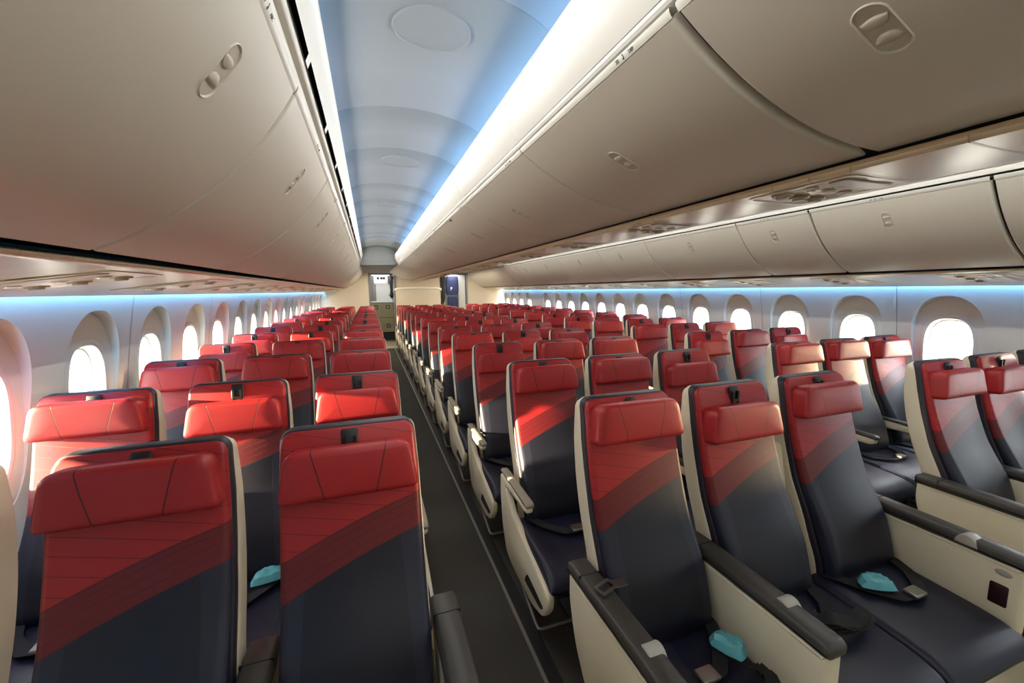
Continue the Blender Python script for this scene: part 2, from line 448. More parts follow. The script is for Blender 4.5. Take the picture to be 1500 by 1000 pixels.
# ---- overhead bins
def strip_profile(pr):      # cumulative arc length
    s = [0]
    for p, q in zip(pr, pr[1:]): s.append(s[-1] + math.hypot(q[0]-p[0], q[1]-p[1]))
    return s
def make_door(pr, y0, y1, hy, hs):
    """curved door with a pill-shaped opening at (hy along y, hs along the profile)"""
    S = strip_profile(pr); L = S[-1]
    def pt(y, s, d=0.0):
        s = min(max(s, 0), L); i = max(j for j in range(len(S)) if S[j] <= s + 1e-12); i = min(i, len(S)-2)
        t = (s-S[i])/(S[i+1]-S[i]); p, q = pr[i], pr[i+1]; tx, tz = q[0]-p[0], q[1]-p[1]; l = math.hypot(tx, tz)
        nx, nz = -tz/l, tx/l
        if nz > 0: nx, nz = -nx, -nz
        return (p[0]+tx*t - nx*d, y, p[1]+tz*t - nz*d)
    n = 48; hw, hl = .027, .060           # pill half width (along y), half length (along profile)
    pill = []
    for k in range(n):
        a = 2*PI*k/n; c, q = math.cos(a), math.sin(a)
        pill.append((hw*c, (hl-hw)*(1 if q > 1e-9 else -1 if q < -1e-9 else 0) + hw*q))
    ya, yb, sa, sb = y0-hy, y1-hy, -hs, L-hs
    rect = []
    for k in range(n):
        a = 2*PI*k/n; c, q = math.cos(a), math.sin(a)
        t = min((yb/c if c > 1e-6 else ya/c if c < -1e-6 else 99), (sb/q if q > 1e-6 else sa/q if q < -1e-6 else 99)); rect.append([c*t, q*t])
    for cy, cz in ((ya,sa),(yb,sa),(ya,sb),(yb,sb)):
        j = min(range(n), key=lambda i: (rect[i][0]-cy)**2 + (rect[i][1]-cz)**2); rect[j] = [cy, cz]
    door = MB()
    pill0 = [(p[0]*.86, p[1]*.93) for p in pill]
    # dense grid door face would shade best: rings from the opening to a small frame, then a grid
    secs = [[pt(hy+y, hs+s, .016) for y, s in pill0], [pt(hy+y, hs+s, .001) for y, s in pill0], [pt(hy+y, hs+s, -.0018) for y, s in mixp(pill0, pill, .5)], [pt(hy+y, hs+s, 0) for y, s in pill]]
    fr = .09
    box = []
    for kk in range(n):
        a = 2*PI*kk/n; c, q = math.cos(a), math.sin(a); t = min(fr*.6/abs(c) if abs(c) > 1e-6 else 9, fr/abs(q) if abs(q) > 1e-6 else 9); box.append([c*t, q*t])
    for cy in (-fr*.6, fr*.6):
        for cz in (-fr, fr):
            j = min(range(n), key=lambda i: (box[i][0]-cy)**2 + (box[i][1]-cz)**2); box[j] = [cy, cz]
    for t in (.5, 1): secs.append([pt(hy+y, hs+s) for y, s in mixp(pill, box, t)])
    door.loft(secs, cap=False)
    # remaining face as strips around that frame, all sharing one set of stations along the profile
    rs = sorted(q[1] for q in box if q[0] > 0 and abs(q[0]-fr*.6) < 1e-6)
    sl = [sa+(-fr-sa)*i/6 for i in range(6)] + rs + [fr+(sb-fr)*i/8 for i in range(1, 9)]
    def sheet(u0, u1, nu):
        door.loft([[pt(hy+u0+(u1-u0)*i/nu, hs+v) for v in sl] for i in range(nu+1)], cap=False, closed=False)
    def grid(u0, u1, v0, v1, nu, nv):
        door.loft([[pt(hy+u0+(u1-u0)*i/nu, hs+v0+(v1-v0)*j/nv) for j in range(nv+1)] for i in range(nu+1)], cap=False, closed=False)
    E_ = .011; ya += E_; yb -= E_
    sheet(ya, -fr*.6, 8); sheet(fr*.6, yb, 8); grid(-fr*.6, fr*.6, sa, -fr, 2, 6); grid(-fr*.6, fr*.6, fr, sb, 2, 8)
    # turned edges
    edge = []
    ss = [min(max(hs+v, 0), L) for v in sl]; ss[0], ss[-1] = 0, L
    per = [(y0, q) for q in ss] + [(y0+(y1-y0)*j/10, L) for j in range(1, 11)] + [(y1, q) for q in reversed(ss[:-1])] + [(y1+(y0-y1)*j/10, 0) for j in range(1, 10)]
    off = lambda y, e: y + (e if y == y0 else -e if y == y1 else 0)
    door.loft([[pt(off(y, e), s, d) for y, s in per] for e, d in ((E_, 0), (.0075, .0006), (.004, .0025), (.0013, .0060), (0, .011), (0, .024))], cap=False)
    dish = MB()
    dish.loft([[pt(hy+y*.99, hs+s*.99, .001) for y, s in pill0], [pt(hy+y*.97, hs+s*.97, .012) for y, s in pill0], [pt(hy+y*.8, hs+s*.85, .017) for y, s in pill0], [pt(hy+y*.05, hs+s*.05, .017) for y, s in pill0]], cap=True)
    pads = []
    for q in (-1, 1):
        pb = MB(); secs = []; ln = []
        # half-moon paddle: straight edge toward the end, round edge toward the middle
        for kk in range(17):
            a = PI*kk/16; ln.append((.021*math.cos(a), q*(.027 - .020*math.sin(a))))
        for kk in range(1, 8):
            u = -1+2*kk/8; ln.append((.021*u, q*(.027 + .005*(1-u*u))))
        for d, sc_ in ((.014, 1.0), (.004, 1.0), (-.0005, .93), (-.0022, .7), (-.003, .3)):
            cy = q*.021
            secs.append([pt(hy+y*sc_, hs+cy+(s-cy)*sc_, d) for y, s in ln])
        pb.loft(secs); pads.append(pb)
    me = door.mesh('door', 38, (1.17*(1 if pr[0][0] > 0 else -1), 1.2))
    # true surface normals on the face, so that the patches around the latch shade as one
    def sn(co):
        k = min(range(len(pr)), key=lambda q: (pr[q][0]-co.x)**2 + (pr[q][1]-co.z)**2); best = None
        for q in (k-1, k):
            if 0 <= q < len(pr)-1:
                p, r = Vector(pr[q]), Vector(pr[q+1]); t = max(0, min(1, (Vector((co.x, co.z))-p).dot(r-p)/(r-p).length_squared)); d = (p+(r-p)*t - Vector((co.x, co.z))).length
                if best is None or d < best[0]: best = (d, q+t)
        d, u = best
        if d > 2e-4: return None
        def tn(q):
            a, b = Vector(pr[max(q-1, 0)]), Vector(pr[min(q+1, len(pr)-1)]); e = (b-a).normalized(); n = Vector((-e.y, e.x)); return -n if n.y > 0 else n
        q = min(int(u), len(pr)-2); n = tn(q)*(1-(u-q)) + tn(q+1)*(u-q); n.normalize(); return (n.x, 0, n.y)
    vn = [sn(v.co) for v in me.vertices]; cn = [(0, 0, 0)]*len(me.loops)
    for p in me.polygons:
        vsn = [vn[v] for v in p.vertices]
        if all(q is not None for q in vsn):
            for li, q in zip(p.loop_indices, vsn): cn[li] = q
    me.normals_split_custom_set(cn)
    return me, dish, pads
def text_mesh(s, size):
    cu = bpy.data.curves.new('lettering', 'FONT'); cu.body = s; cu.size = size; cu.extrude = .0003; cu.align_x = 'CENTER'; cu.align_y = 'CENTER'
    o = bpy.data.objects.new('lettering', cu); COL.objects.link(o)
    dg = bpy.context.evaluated_depsgraph_get(); me = bpy.data.meshes.new_from_object(o.evaluated_get(dg)); bpy.data.objects.remove(o); bpy.data.curves.remove(cu)
    return me
def lettering(s, size, centre, right, up):
    """writing standing at centre, reading along `right`, with glyph tops toward `up`"""
    me = text_mesh(s, size); right = Vector(right).normalized(); up = Vector(up).normalized(); n = right.cross(up)
    mt = Matrix(((right.x, up.x, n.x, centre[0]), (right.y, up.y, n.y, centre[1]), (right.z, up.z, n.z, centre[2]), (0,0,0,1)))
    me.transform(mt); return me
def seat_icon(centre, right, up, s):
    r = Vector(right).normalized(); u = Vector(up).normalized(); n = r.cross(u); c = Vector(centre); mb = MB()
    P = lambda a, b, d: tuple(c + r*a*s + u*b*s + n*d)
    for poly in ([(-.18,-.5),(.22,-.5),(.3,.28),(.1,.28),(.06,-.1),(-.24,-.1)], [(.08+.16*math.cos(2*PI*k/10), .48+.16*math.sin(2*PI*k/10)) for k in range(10)]):
        mb.loft([[P(a, b, -.0003) for a, b in poly], [P(a, b, .0003) for a, b in poly]])
    return mb
def bins(which, sg, seams, gaps, handles, place, group):
    pr0 = PR_OUT if which == 'out' else PR_CEN
    pr = mirror(pr0, sg)
    top, bot = pr[0], pr[-1]
    for i, (a, b) in enumerate(zip(seams, seams[1:])):
        g0, g1 = gaps.get(i, .0025), gaps.get(i+1, .0025)
        y0, y1 = a+g0, b-g1
        hy = handles.get(i, (a+b)/2)
        root = thing('overhead_bin', 'overhead bin with curved ivory door, %s from the front %s' % (ORD[i], place), 'overhead bin', (0,0,0), group)
        door, dish, pads = make_door(pr, y0, y1, hy, .135 if which == 'out' else .245)
        d = obj('door', door, M['bin'], root)
        obj('latch_recess', dish, M['hand'], d, smooth=50)
        for p in pads: obj('latch_paddle', p, M['hand'], d, smooth=50)
        # top lip
        lp = [(OUT_TOP[0]-.001, OUT_TOP[1]+.003), (-1.543, 2.1545), (-1.538, 2.164), (-1.5365, 2.171), (-1.542, 2.174), (-1.565, 2.172)] if which == 'out' else \
             [(CEN_TOP[0]-.001, CEN_TOP[1]+.003), (-.789, 2.182), (-.7945, 2.190), (-.7945, 2.196), (-.789, 2.199), (-.765, 2.197)]
        lp = mirror(lp, sg)
        mb = MB(); mb.extr_y(lp, y0, y1); obj('top_lip', mb, M['binlip'], root, smooth=60)
        # housing behind the door, coloured near-black to put shade into the gaps
        off = [(x, z) for x, z in pr]
        ins = []
        for (x, z), q in zip(pr, range(len(pr))):
            j = min(q, len(pr)-2); tx, tz = pr[j+1][0]-pr[j][0], pr[j+1][1]-pr[j][1]; l = math.hypot(tx, tz); nx, nz = -tz/l, tx/l
            if nz > 0: nx, nz = -nx, -nz
            ins.append((x-nx*.024, z-nz*.024))
        back = ([(-2.6, 1.78), (-2.45, 2.2), (-1.62, 2.2)] if which == 'out' else [(-.012, 2.02), (-.012, 2.26), (-.70, 2.26)])
        back = mirror(back, sg)
        hb = MB(); hb.prism_y(ins + back, a+.0005, b-.0005); obj('housing', hb, M['gap'], root, smooth=0)
        # row marking on the lip
        if y0 < 4.2 and y1 > .3:
            row = 30 + max(0, i-2) if which == 'cen' else 30 + max(0, i-1)
            if which == 'out':
                c = Vector(mirror([(-1.5395, 2.1615)], sg)[0] + (0,)); cen = (c.x, 0, c.y)
                upv = Vector((lp[2][0]-lp[1][0], 0, lp[2][1]-lp[1][1]))
            else:
                c = lp[1]; e = lp[2]; cen = ((c[0]+e[0])/2, 0, (c[1]+e[1])/2); upv = Vector((lp[2][0]-lp[1][0], 0, lp[2][1]-lp[1][1]))
            # outward normal of the lip faces the aisle
            upv.normalize(); aisle = -1.17*(-sg)
            nrm = Vector((-upv.z, 0, upv.x))
            if nrm.x*(aisle-cen[0]) < 0: nrm = -nrm
            right = upv.cross(nrm)
            yy = {'out': hy + .018, 'cen': y0 + .15}[which]
            base = Vector((cen[0], yy, cen[2])) + nrm*.0012
            rt = right
            col = 'DEF' if which == 'cen' else ('ABC' if sg < 0 else 'GHJ')
            obj('row_number', lettering(str(row), .013, base - rt*.035, rt, upv), M['text'], root, label='grey row number on the bin lip')
            obj('seat_symbol', seat_icon(base - rt*.012, rt, upv, .011), M['text'], root)
            obj('seat_letters', lettering(col, .011, base + rt*.02, rt, upv), M['text'], root, label='faint grey seat letters on the bin lip')
bins('out', -1, [-.51, .37, 1.25, 2.13, 3.01, 3.89, 4.77, 5.65, 6.53, 7.41, 8.2, YB], {}, {1: .915, 2: 1.70}, 'above the left window seats', 'overhead bins above the left window seats')
bins('cen', -1, [-1.0, -.14, .731, 1.601, 2.598, 3.72, 4.94, 6.16, 7.4, 8.2, YB], {2: .009}, {1: .49, 2: 1.22, 3: 2.19}, 'over the centre seats', 'centre overhead bins on the left aisle')
bins('out', 1, [.31, 1.208, 2.107, 2.712, 3.937, 4.945, 6.17, 7.4, 8.2, YB], {1: .007, 2: .006, 3: .004}, {1: 1.675, 2: 2.42, 3: 3.30, 4: 4.50}, 'above the right window seats', 'overhead bins above the right window seats')
# the far half of the centre bins, which open on the right aisle and turn their backs to the camera
for i, (a, b) in enumerate(zip([.731, 3.72, 6.16], [3.72, 6.16, YB])):
    pass
mb = MB(); mb.extr_y(mirror(PR_CEN, 1), Y0, YB); mb.extr_y(mirror([(-.785, 2.176), (-.7945, 2.196), (-.765, 2.2)], 1), Y0, YB)
struct('trim_30', mb, M['bin'])
# fairings between the end of the bins and the rear bulkhead
mb = MB()
for sg in (-1, 1):
    mb.extr_y(mirror([(-1.50, 2.17), (-1.53, 2.168)] + PR_OUT, sg), YB, YE+.02); mb.extr_y(mirror([(-.82, 2.185)] + PR_CEN, sg), YB, YE+.02)
struct('trim_31', mb, M['bin'])
mb = MB()
mb.extr_y([(-1.53, 2.168), (-1.2, 2.178), (-.8, 2.186)], YB, 15.0); mb.extr_y([(1.53, 2.168), (1.2, 2.178), (.8, 2.186)], YB, 15.0)
for sg in (-1, 1):
    mb.prism_y(mirror([(-1.56, 2.17), (-.77, 2.19), (-.77, 2.27), (-1.0, 2.245), (-1.3, 2.245), (-1.56, 2.27)], sg), YB, YB+.05)
    mb.prism_y(mirror([(-1.60, 2.25), (-.75, 2.25), (-.75, 2.56), (-1.60, 2.56)], sg), YB+.02, YB+.06)
struct('ceiling_rear', mb, M['ceil'])

# ---- lips and service panels under the bins
for sg, kk in ((-1, 32), (1, 34)):
    V = lambda pts: mirror(pts, sg)
    mb = MB()
    mb.extr_y(V([(-2.09, 1.735), (-2.034, 1.731), (-2.027, 1.727), (-2.0265, 1.721), (-2.034, 1.716), (-2.05, 1.714)]), Y0, YE)
    mb.extr_y(V([(-2.05, 1.714), (-2.12, 1.706), (-2.3, 1.684), (-2.45, 1.663), (-2.54, 1.646), (-2.575, 1.634), (-2.582, 1.634), (-2.584, 1.645), (-2.56, 1.66)]), Y0, YE)
    struct('trim_%d' % kk, mb, M['psu'])
    nb = MB(); y = .33-3*.15
    ys = []
    for r in range(-2, 15):
        b0 = 1.076 + .811*(r-1)
        for o in (0, .15, .30, .62): ys.append(b0+o)
    for y in ys:
        if Y0 < y < YE: nb.loft([[(x, y+d, z) for x, z in V([(-2.034, 1.732), (-2.0255, 1.727), (-2.025, 1.7205), (-2.033, 1.7145), (-2.05, 1.7125), (-2.12, 1.7045), (-2.3, 1.6825), (-2.45, 1.6615), (-2.53, 1.6465)])] for d in (-.0015, .0015)], cap=False, closed=False)
    struct('trim_%d' % (kk+1), nb, M['psu2'])
mb = MB(); mb.extr_y([(-.175, 1.963), (-.163, 1.962), (-.157, 1.957), (-.1555, 1.950), (-.151, 1.945), (-.1, 1.943), (0, 1.941), (.1, 1.943), (.151, 1.945), (.1555, 1.950), (.157, 1.957), (.163, 1.962), (.175, 1.963)], Y0, YE)
struct('trim_36', mb, M['psu'])
mb = MB(); mb.extr_y([(-.20, 1.990), (-.15, 1.972), (.15, 1.972), (.20, 1.990)], Y0, YE)
for q in (-1, 1): mb.extr_y([(q*2.052, 1.742), (q*2.10, 1.738), (q*2.63, 1.755)], Y0, YE)
struct('trim_38', mb, M['gap'])  # added dark plates, block lamp light leaking through the bin gaps
nb = MB()
for r in range(-2, 15):
    for o in (.0, .11, .225, .38, .58):
        y = .783 + .811*(r-1) + o
        if Y0 < y < YE: nb.loft([[(x, y+d, z) for x, z in [(-.163, 1.9632), (-.1585, 1.957), (-.157, 1.9495), (-.1515, 1.9435), (-.1, 1.9415), (0, 1.9395), (.1, 1.9415), (.15, 1.9445)]] for d in (-.0015, .0015)], cap=False, closed=False)
struct('trim_37', nb, M['psu2'])
OPR = [(-2.05, 1.714), (-2.12, 1.706), (-2.3, 1.684), (-2.45, 1.663), (-2.54, 1.646)]
def psu(sg, row, y, label, group):
    root = thing('service_panel', label, 'service panel', (0,0,0), group)
    if sg == 0:
        P = lambda u, v, d: (u, y+v, 1.9415+abs(u)*.02-d)
        us = (-.075, 0, .075); half = .13
    else:
        zz = lambda x: interp([(-p[0], p[1]) for p in OPR], x)
        P = lambda u, v, d: (sg*(2.29+u), y+v, zz(2.29+u)-d)
        us = (-.11, 0, .11); half = .20
    # shallow panel plate
    pl = roundpoly([(-half, -.17), (half, -.17), (half, .17), (-half, .17)], .03)
    mb = MB(); mb.loft([[P(u, v, .0005) for u, v in pl], [P(u, v, .003) for u, v in inset(pl, .002)], [P(u, v, .0035) for u, v in inset(pl, .012)], [P(u, v, .002) for u, v in inset(pl, .016)]])
    obj('panel', mb, M['psu'], root)
    for u in us:
        vb = MB(); n = 20; R = .032
        vb.loft([[P(u+r*math.cos(2*PI*q/n), .075+r*math.sin(2*PI*q/n), d) for q in range(n)] for r, d in ((R, .003), (R*.9, .008), (R*.62, .007), (R*.55, .014), (R*.2, .015), (.0005, .015))])
        obj('air_vent', vb, M['psu2'], root, smooth=50)
        lb = MB(); R = .019
        lb.loft([[P(u+r*math.cos(2*PI*q/n), -.02+r*math.sin(2*PI*q/n), d) for q in range(n)] for r, d in ((R, .003), (R, .006), (R*.7, .009), (.0005, .0095))])
        obj('reading_light', lb, M['lens'], root, smooth=50)
    sb = MB(); pl = roundpoly([(-half*.8, -.14), (half*.8, -.14), (half*.8, -.08), (-half*.8, -.08)], .02)
    sb.loft([[P(u, v, .003) for u, v in pl], [P(u, v, .006) for u, v in inset(pl, .004)]])
    obj('sign_cover', sb, M['psu2'], root)
for r in range(0, 14):
    y = 1.28 + .811*(r-1) + .30
    if r > 0:
        psu(-1, r, y+.1, 'overhead service panel with vents and reading lights above left block, %s row from the front' % ORD[r-1], 'service panels over the left block')
    if r > 0:
        psu(1, r, y-.1, 'overhead service panel with vents and reading lights above right block, %s row from the front' % ORD[r-1], 'service panels over the right block')
    psu(0, r, y-.62, 'narrow service panel between the centre bins, %s from the front' % ORD[r], 'service panels between the centre bins')

# ------------------------------------------------------------------ seats (origin on the floor, x across, y aft, y=0 at the top of the back)
YS = smooth_tab([(.30,-.265),(.42,-.262),(.50,-.255),(.68,-.195),(.825,-.128),(.99,-.081),(1.17,-.043),(1.26,-.022)], 60, 5)
YR = smooth_tab([(.30,-.20),(.42,-.18),(.5,-.165),(.71,-.105),(.79,-.07),(.868,-.045),(.97,-.018),(1.09,.0),(1.217,.004),(1.26,-.004)], 60, 3)
ys_ = lambda z: interp(YS, z) + .042
yr_ = lambda z: interp(YR, z) + .042
def topround(z, ztop, r):        # how far the outline has closed in at height z
    d = z-(ztop-r)
    return 0 if d <= 0 else r - math.sqrt(max(0, r*r-d*d))
def zs_(z0, z1, n, r):
    a = [z0+(z1-r-z0)*i/n for i in range(n)]
    return a + [z1-r + r*math.sin(PI/2*i/7) for i in range(8)]
def shell_mesh():
    mb = MB(); secs = []
    for z in zs_(.36, 1.240, 22, .035):
        hx = interp([(.36,.19),(.55,.200),(.9,.200),(1.1,.197),(1.24,.190)], z) - topround(z, 1.2405, .035)
        a, b = ys_(z)+.004, yr_(z)+.012; h = max((b-a)/2, .006); c = (a+b)/2
        if z > 1.228: h *= .8
        secs.append([(x, c+y, z) for x, y in rrect(hx, h, .014, 3)])
    return mb.loft(secs).mesh('shell', 50)
def trim_mesh():
    mb = MB(); secs = []
    for z in zs_(.40, 1.246, 22, .035):
        hx = interp([(.40,.186),(.6,.196),(1.1,.1935),(1.25,.186)], z) - topround(z, 1.2465, .035)
        c = ys_(z)+.001
        secs.append([(x, c+y, z) for x, y in rrect(hx, .019, .010, 3)])
    return mb.loft(secs).mesh('piping', 50)
def back_mesh():
    mb = MB(); secs = []
    for z in zs_(.43, 1.242, 30, .032):
        hx = interp([(.43,.183),(.6,.192),(.95,.1915),(1.1,.1895),(1.24,.1825)], z) - topround(z, 1.2425, .032)
        th = interp([(.43,.05),(.5,.075),(.65,.078),(.75,.066),(.9,.052),(1.1,.042),(1.2,.036),(1.245,.026)], z)
        front = ys_(z)-th; rear = ys_(z)-.008; h = (rear-front)/2; c = (front+rear)/2
        pts = []
        for x, y in rrect(hx, h, min(.026, h*.95), 4):
            if y < 0:   # shallow side bolsters
                u = abs(x)/hx; y += .010*(math.exp(-((u-.0)/.55)**2) - .25*math.exp(-((u-.82)/.12)**2)) * (1 if z < 1.0 else .4)
            pts.append((x, c+y, z))
        # extra points across the front so that the hollow shows
        secs.append(pts)
    # subdivide the front run (from left front corner to right front corner)
    out = []
    for q in secs:
        n = len(q); i0 = 3*5-1 if False else None
        k = [i for i in range(n)]
        # rrect order: right-rear, left-rear, left-front, right-front; the front edge joins point 3*6-1=17 to 18 -> index 17..18 are corner ends
        a, b = q[17-0], q[18]
        z = a[2]; mid = []
        for t in [i/8 for i in range(1, 8)]:
            x = a[0]+(b[0]-a[0])*t; y = a[1]+(b[1]-a[1])*t; u = abs(x)/max(abs(a[0]), 1e-6)
            y += .008*(1-u*u)*(1 if z < 1.0 else .3)
            mid.append((x, y, z))
        out.append(q[:18] + mid + q[18:])
    return mb.loft(out).mesh('backrest', 50)
def head_mesh():
    pl = roundpoly([(-.187,-.070), (.187,-.070), (.166,.070), (-.166,.070)], [.024,.024,.040,.040], 5)
    mb = MB(); secs = []
    for y, d in ((.034,.010),(.028,.002),(.010,0),(-.022,0),(-.032,.002),(-.038,.007),(-.0405,.014),(-.042,.03),(-.043,.06),(-.0433,.085)):
        p = inset(pl, d) if d < .012 else [(x*(1-d*5.0), z*(1-d*10.0)) for x, z in pl]
        secs.append([(x, y + .006*(x/.19)**2, z) for x, z in p])
    return mb.loft(secs).mesh('headrest', 40)
def cushion_mesh(l=-.2455, r=.2455):
    mb = MB(); secs = []; c = (l+r)/2; w = (r-l)/2
    prof = [(-.205,.395,.455),(-.215,.375,.462),(-.26,.36,.468),(-.36,.35,.466),(-.46,.345,.462),(-.54,.345,.458),(-.60,.347,.450),(-.64,.352,.436),(-.662,.362,.418),(-.672,.376,.402),(-.675,.386,.392)]
    for y, b, t in prof:
        h = (t-b)/2; m = (t+b)/2; pts = []
        for x, z in rrect(w, h, min(.028, h*.95), 4):
            pts.append((c+x, y, m+z + (.006*(1-(x/w)**2) if z > 0 else 0)))
        secs.append(pts)
    return mb.loft(secs).mesh('cushion', 50)
def clip_mesh():
    mb = MB(); z0 = 1.205
    mb.prism_x([(ys_(1.2)-.043, 1.175), (ys_(1.2)-.037, 1.232), (ys_(1.2)-.028, 1.241), (ys_(1.2)-.016, 1.185)], -.024, .024, .004)
    for s in (-1, 1): mb.box(s*.014-.004, s*.014+.004, ys_(1.2)-.049, ys_(1.2)-.036, 1.15, 1.222)
    mb.box(-.012, .012, ys_(1.2)-.049, ys_(1.2)-.04, 1.18, 1.19)
    return mb.mesh('bracket', 40)
def pan_mesh():
    mb = MB()
    mb.prism_x([(-.20,.40),(-.20,.31),(-.45,.285),(-.63,.315),(-.645,.345),(-.40,.345)], -.20, .20, .008)
    return mb.mesh('pan', 30)
ARM_POLY = roundpoly([(-.055,.655),(-.055,.600),(-.10,.592),(-.40,.598),(-.425,.608),(-.43,.632),(-.415,.644)], [.01,.01,.01,.012,.012,.012,.008], 3)
PAD_POLY = roundpoly([(-.045,.672),(-.045,.655),(-.415,.643),(-.434,.634),(-.440,.650),(-.425,.662)], [.008,.003,.003,.004,.008,.012], 3)
def arm_mesh(cx, w=.021): return MB().prism_x(ARM_POLY, cx-w, cx+w, .006).mesh('armrest', 40)
def pad_mesh(cx, w=.024): return MB().prism_x(PAD_POLY, cx-w, cx+w, .007).mesh('pad', 40)
# aisle end panel: carries the armrest and sweeps down and forward under the cushion
SIDE_POLY = roundpoly([(-.03,.640),(-.028,.52),(-.055,.36),(-.12,.235),(-.22,.205),(-.50,.20),(-.615,.235),(-.665,.30),(-.672,.362),(-.63,.392),(-.50,.425),(-.33,.462),(-.205,.505),(-.150,.56),(-.125,.60),(-.40,.604),(-.43,.61),(-.435,.636),(-.41,.646)],
                      [.02,.03,.04,.03,.03,.03,.03,.03,.02,.02,.02,.02,.03,.03,.012,.01,.01,.01,.01], 3)
def side_panel_mesh(sx):
    a, b = sorted((sx*.226, sx*.262))
    return MB().prism_x(SIDE_POLY, a, b, .009).mesh('panel', 40)
def hole_mesh(sx):
    a, b = sorted((sx*.2615, sx*.2632))
    pl = roundpoly([(-.40,.262),(-.60,.262),(-.632,.292),(-.44,.322)], .02, 3)
    return MB().prism_x(pl, a, b).mesh('slot', 0)
BOX_POLY = roundpoly([(-.085,.648),(-.085,.56),(-.13,.42),(-.22,.30),(-.36,.245),(-.55,.235),(-.605,.26),(-.622,.40),(-.622,.648)], [.01,.03,.05,.05,.04,.03,.03,.02,.008], 3)
BOX_FRONT = roundpoly([(-.295,.648),(-.295,.30),(-.36,.245),(-.55,.235),(-.605,.26),(-.622,.40),(-.622,.648)], [.004,.02,.05,.04,.03,.03,.008], 3)
def box_mesh(cx, w=.036): return MB().prism_x(BOX_POLY, cx-w, cx+w, .010).mesh('box', 40)
CAP_POLY = roundpoly([(-.075,.690),(-.075,.648),(-.632,.648),(-.636,.672),(-.618,.688),(-.50,.690),(-.47,.694),(-.17,.694)], [.012,.004,.004,.012,.012,.02,.01,.02], 3)
CAP_FRONT = roundpoly([(-.285,.692),(-.285,.648),(-.632,.648),(-.636,.672),(-.618,.688),(-.50,.690),(-.47,.694)], [.012,.004,.004,.012,.012,.02,.01], 3)
def cap_mesh(cx, w=.040): return MB().prism_x(CAP_POLY, cx-w, cx+w, .012).mesh('cap', 40)
def seam_mesh(cx, w=.0403):
    return MB().box(cx-w, cx+w, -.1695, -.1665, .66, .6945).mesh('seam', 0)
def tab_mesh(cx, sx):
    mb = MB(); secs = []
    pl = [(-.475+.034*math.cos(PI*k/12), .660+.040*math.sin(PI*k/12)) for k in range(13)]
    a, b = sorted((cx-sx*.012, cx+sx*.0415))
    return mb.prism_x(pl, a, b, .004).mesh('tab', 40)
def bar_mesh(sx=0):
    mb = MB()
    p = [(-.2465,-.475,.045), (.2465,-.475,.045)]
    if abs(sx) == 2: p = [(-sx*.5*.2465,-.475,.045), (sx*.5*.11,-.475,.045)]
    elif sx: 
        e = sx*.225
        p = [(-sx*.2465,-.475,.045), (sx*.205,-.475,.045), (sx*.220,-.472,.05), (sx*.224,-.45,.058), (e,-.24,.15), (e,-.215,.175), (e,-.205,.25)]
    mb.tube(p, .008, 8)
    return mb.mesh('bar', 50)
def leg_mesh():
    mb = MB()
    for y0, y1 in ((-.30,-.22), (-.55,-.50)):
        pass
    mb.prism_x(roundpoly([(-.05,.012),(-.56,.012),(-.56,.0),(-.05,.0)], .004), -.03, .03)
    mb.prism_x(roundpoly([(-.08,.012),(-.15,.012),(-.33,.30),(-.26,.30)], .01), -.018, .018, .004)
    mb.prism_x(roundpoly([(-.48,.012),(-.53,.012),(-.50,.30),(-.45,.30)], .01), -.018, .018, .004)
    return mb.mesh('leg', 40)
def belt_mesh():
    mb = MB(); w = .022
    for s in (-1, 1):
        path = [(s*.185, -.235, .47), (s*.17, -.28, .482), (s*.13, -.36, .484), (s*.06, -.43, .482), (s*.015, -.44, .486)]
        secs = []
        for i, p in enumerate(path):
            p = Vector(p); d = (Vector(path[min(i+1, 4)]) - Vector(path[max(i-1, 0)])); d.z = 0; d.normalize(); q = Vector((-d.y, d.x, 0))*w
            secs.append([tuple(p-q), tuple(p+q), tuple(p+q+Vector((0,0,.003))), tuple(p-q+Vector((0,0,.003)))])
        mb.loft(secs)
    return mb.mesh('belt', 40)
def buckle_mesh():
    mb = MB(); pl = rrect(.032, .024, .006, 3)
    mb.loft([[(x*.95, -.44+y*.95, .489) for x, y in pl], [(x, -.44+y, .493) for x, y in pl], [(x, -.44+y, .499) for x, y in pl], [(x*.9, -.44+y*.88, .503) for x, y in pl]])
    return mb.mesh('buckle', 40)
def raised_arm_mesh(cx):
    pl = roundpoly([(-.055,.60),(-.118,.61),(-.052,.96),(-.03,.975),(.0,.95)], .015, 3)
    return MB().prism_x(pl, cx-.02, cx+.02, .006).mesh('raised', 40)
def post_mesh(cx):    # cream outer flank between neighbouring backs, with its dark latch slot
    return MB().box(cx-.0205, cx+.0205, -.110, -.093, .66, .715).mesh('slot', 0)
ME = dict(shell=shell_mesh(), trim=trim_mesh(), back=back_mesh(), head=head_mesh(), cush=cushion_mesh(), clip=clip_mesh(), pan=pan_mesh(), bar=bar_mesh(), leg=leg_mesh(), belt=belt_mesh(), buckle=buckle_mesh())
for k_, m_ in dict(shell='cream', trim='trim', back='back', head='head', cush='navy', clip='black', pan='black', bar='steel', leg='black', belt='strap', buckle='metal').items(): ME[k_].materials.append(M[m_])
B, SP, PITCH, R1 = 1.9606, .495, .8114, 1.2785
LEFTX = {'L': -B, 'C': 0.0, 'R': B}
SEAT = {('L',0):'window seat', ('L',1):'middle seat', ('L',2):'aisle seat', ('C',0):'left-aisle seat', ('C',1):'middle seat', ('C',2):'right-aisle seat', ('R',0):'aisle seat', ('R',1):'middle seat', ('R',2):'window seat'}
BLK = {'L': 'left block', 'C': 'centre block', 'R': 'right block'}
NROW = 14
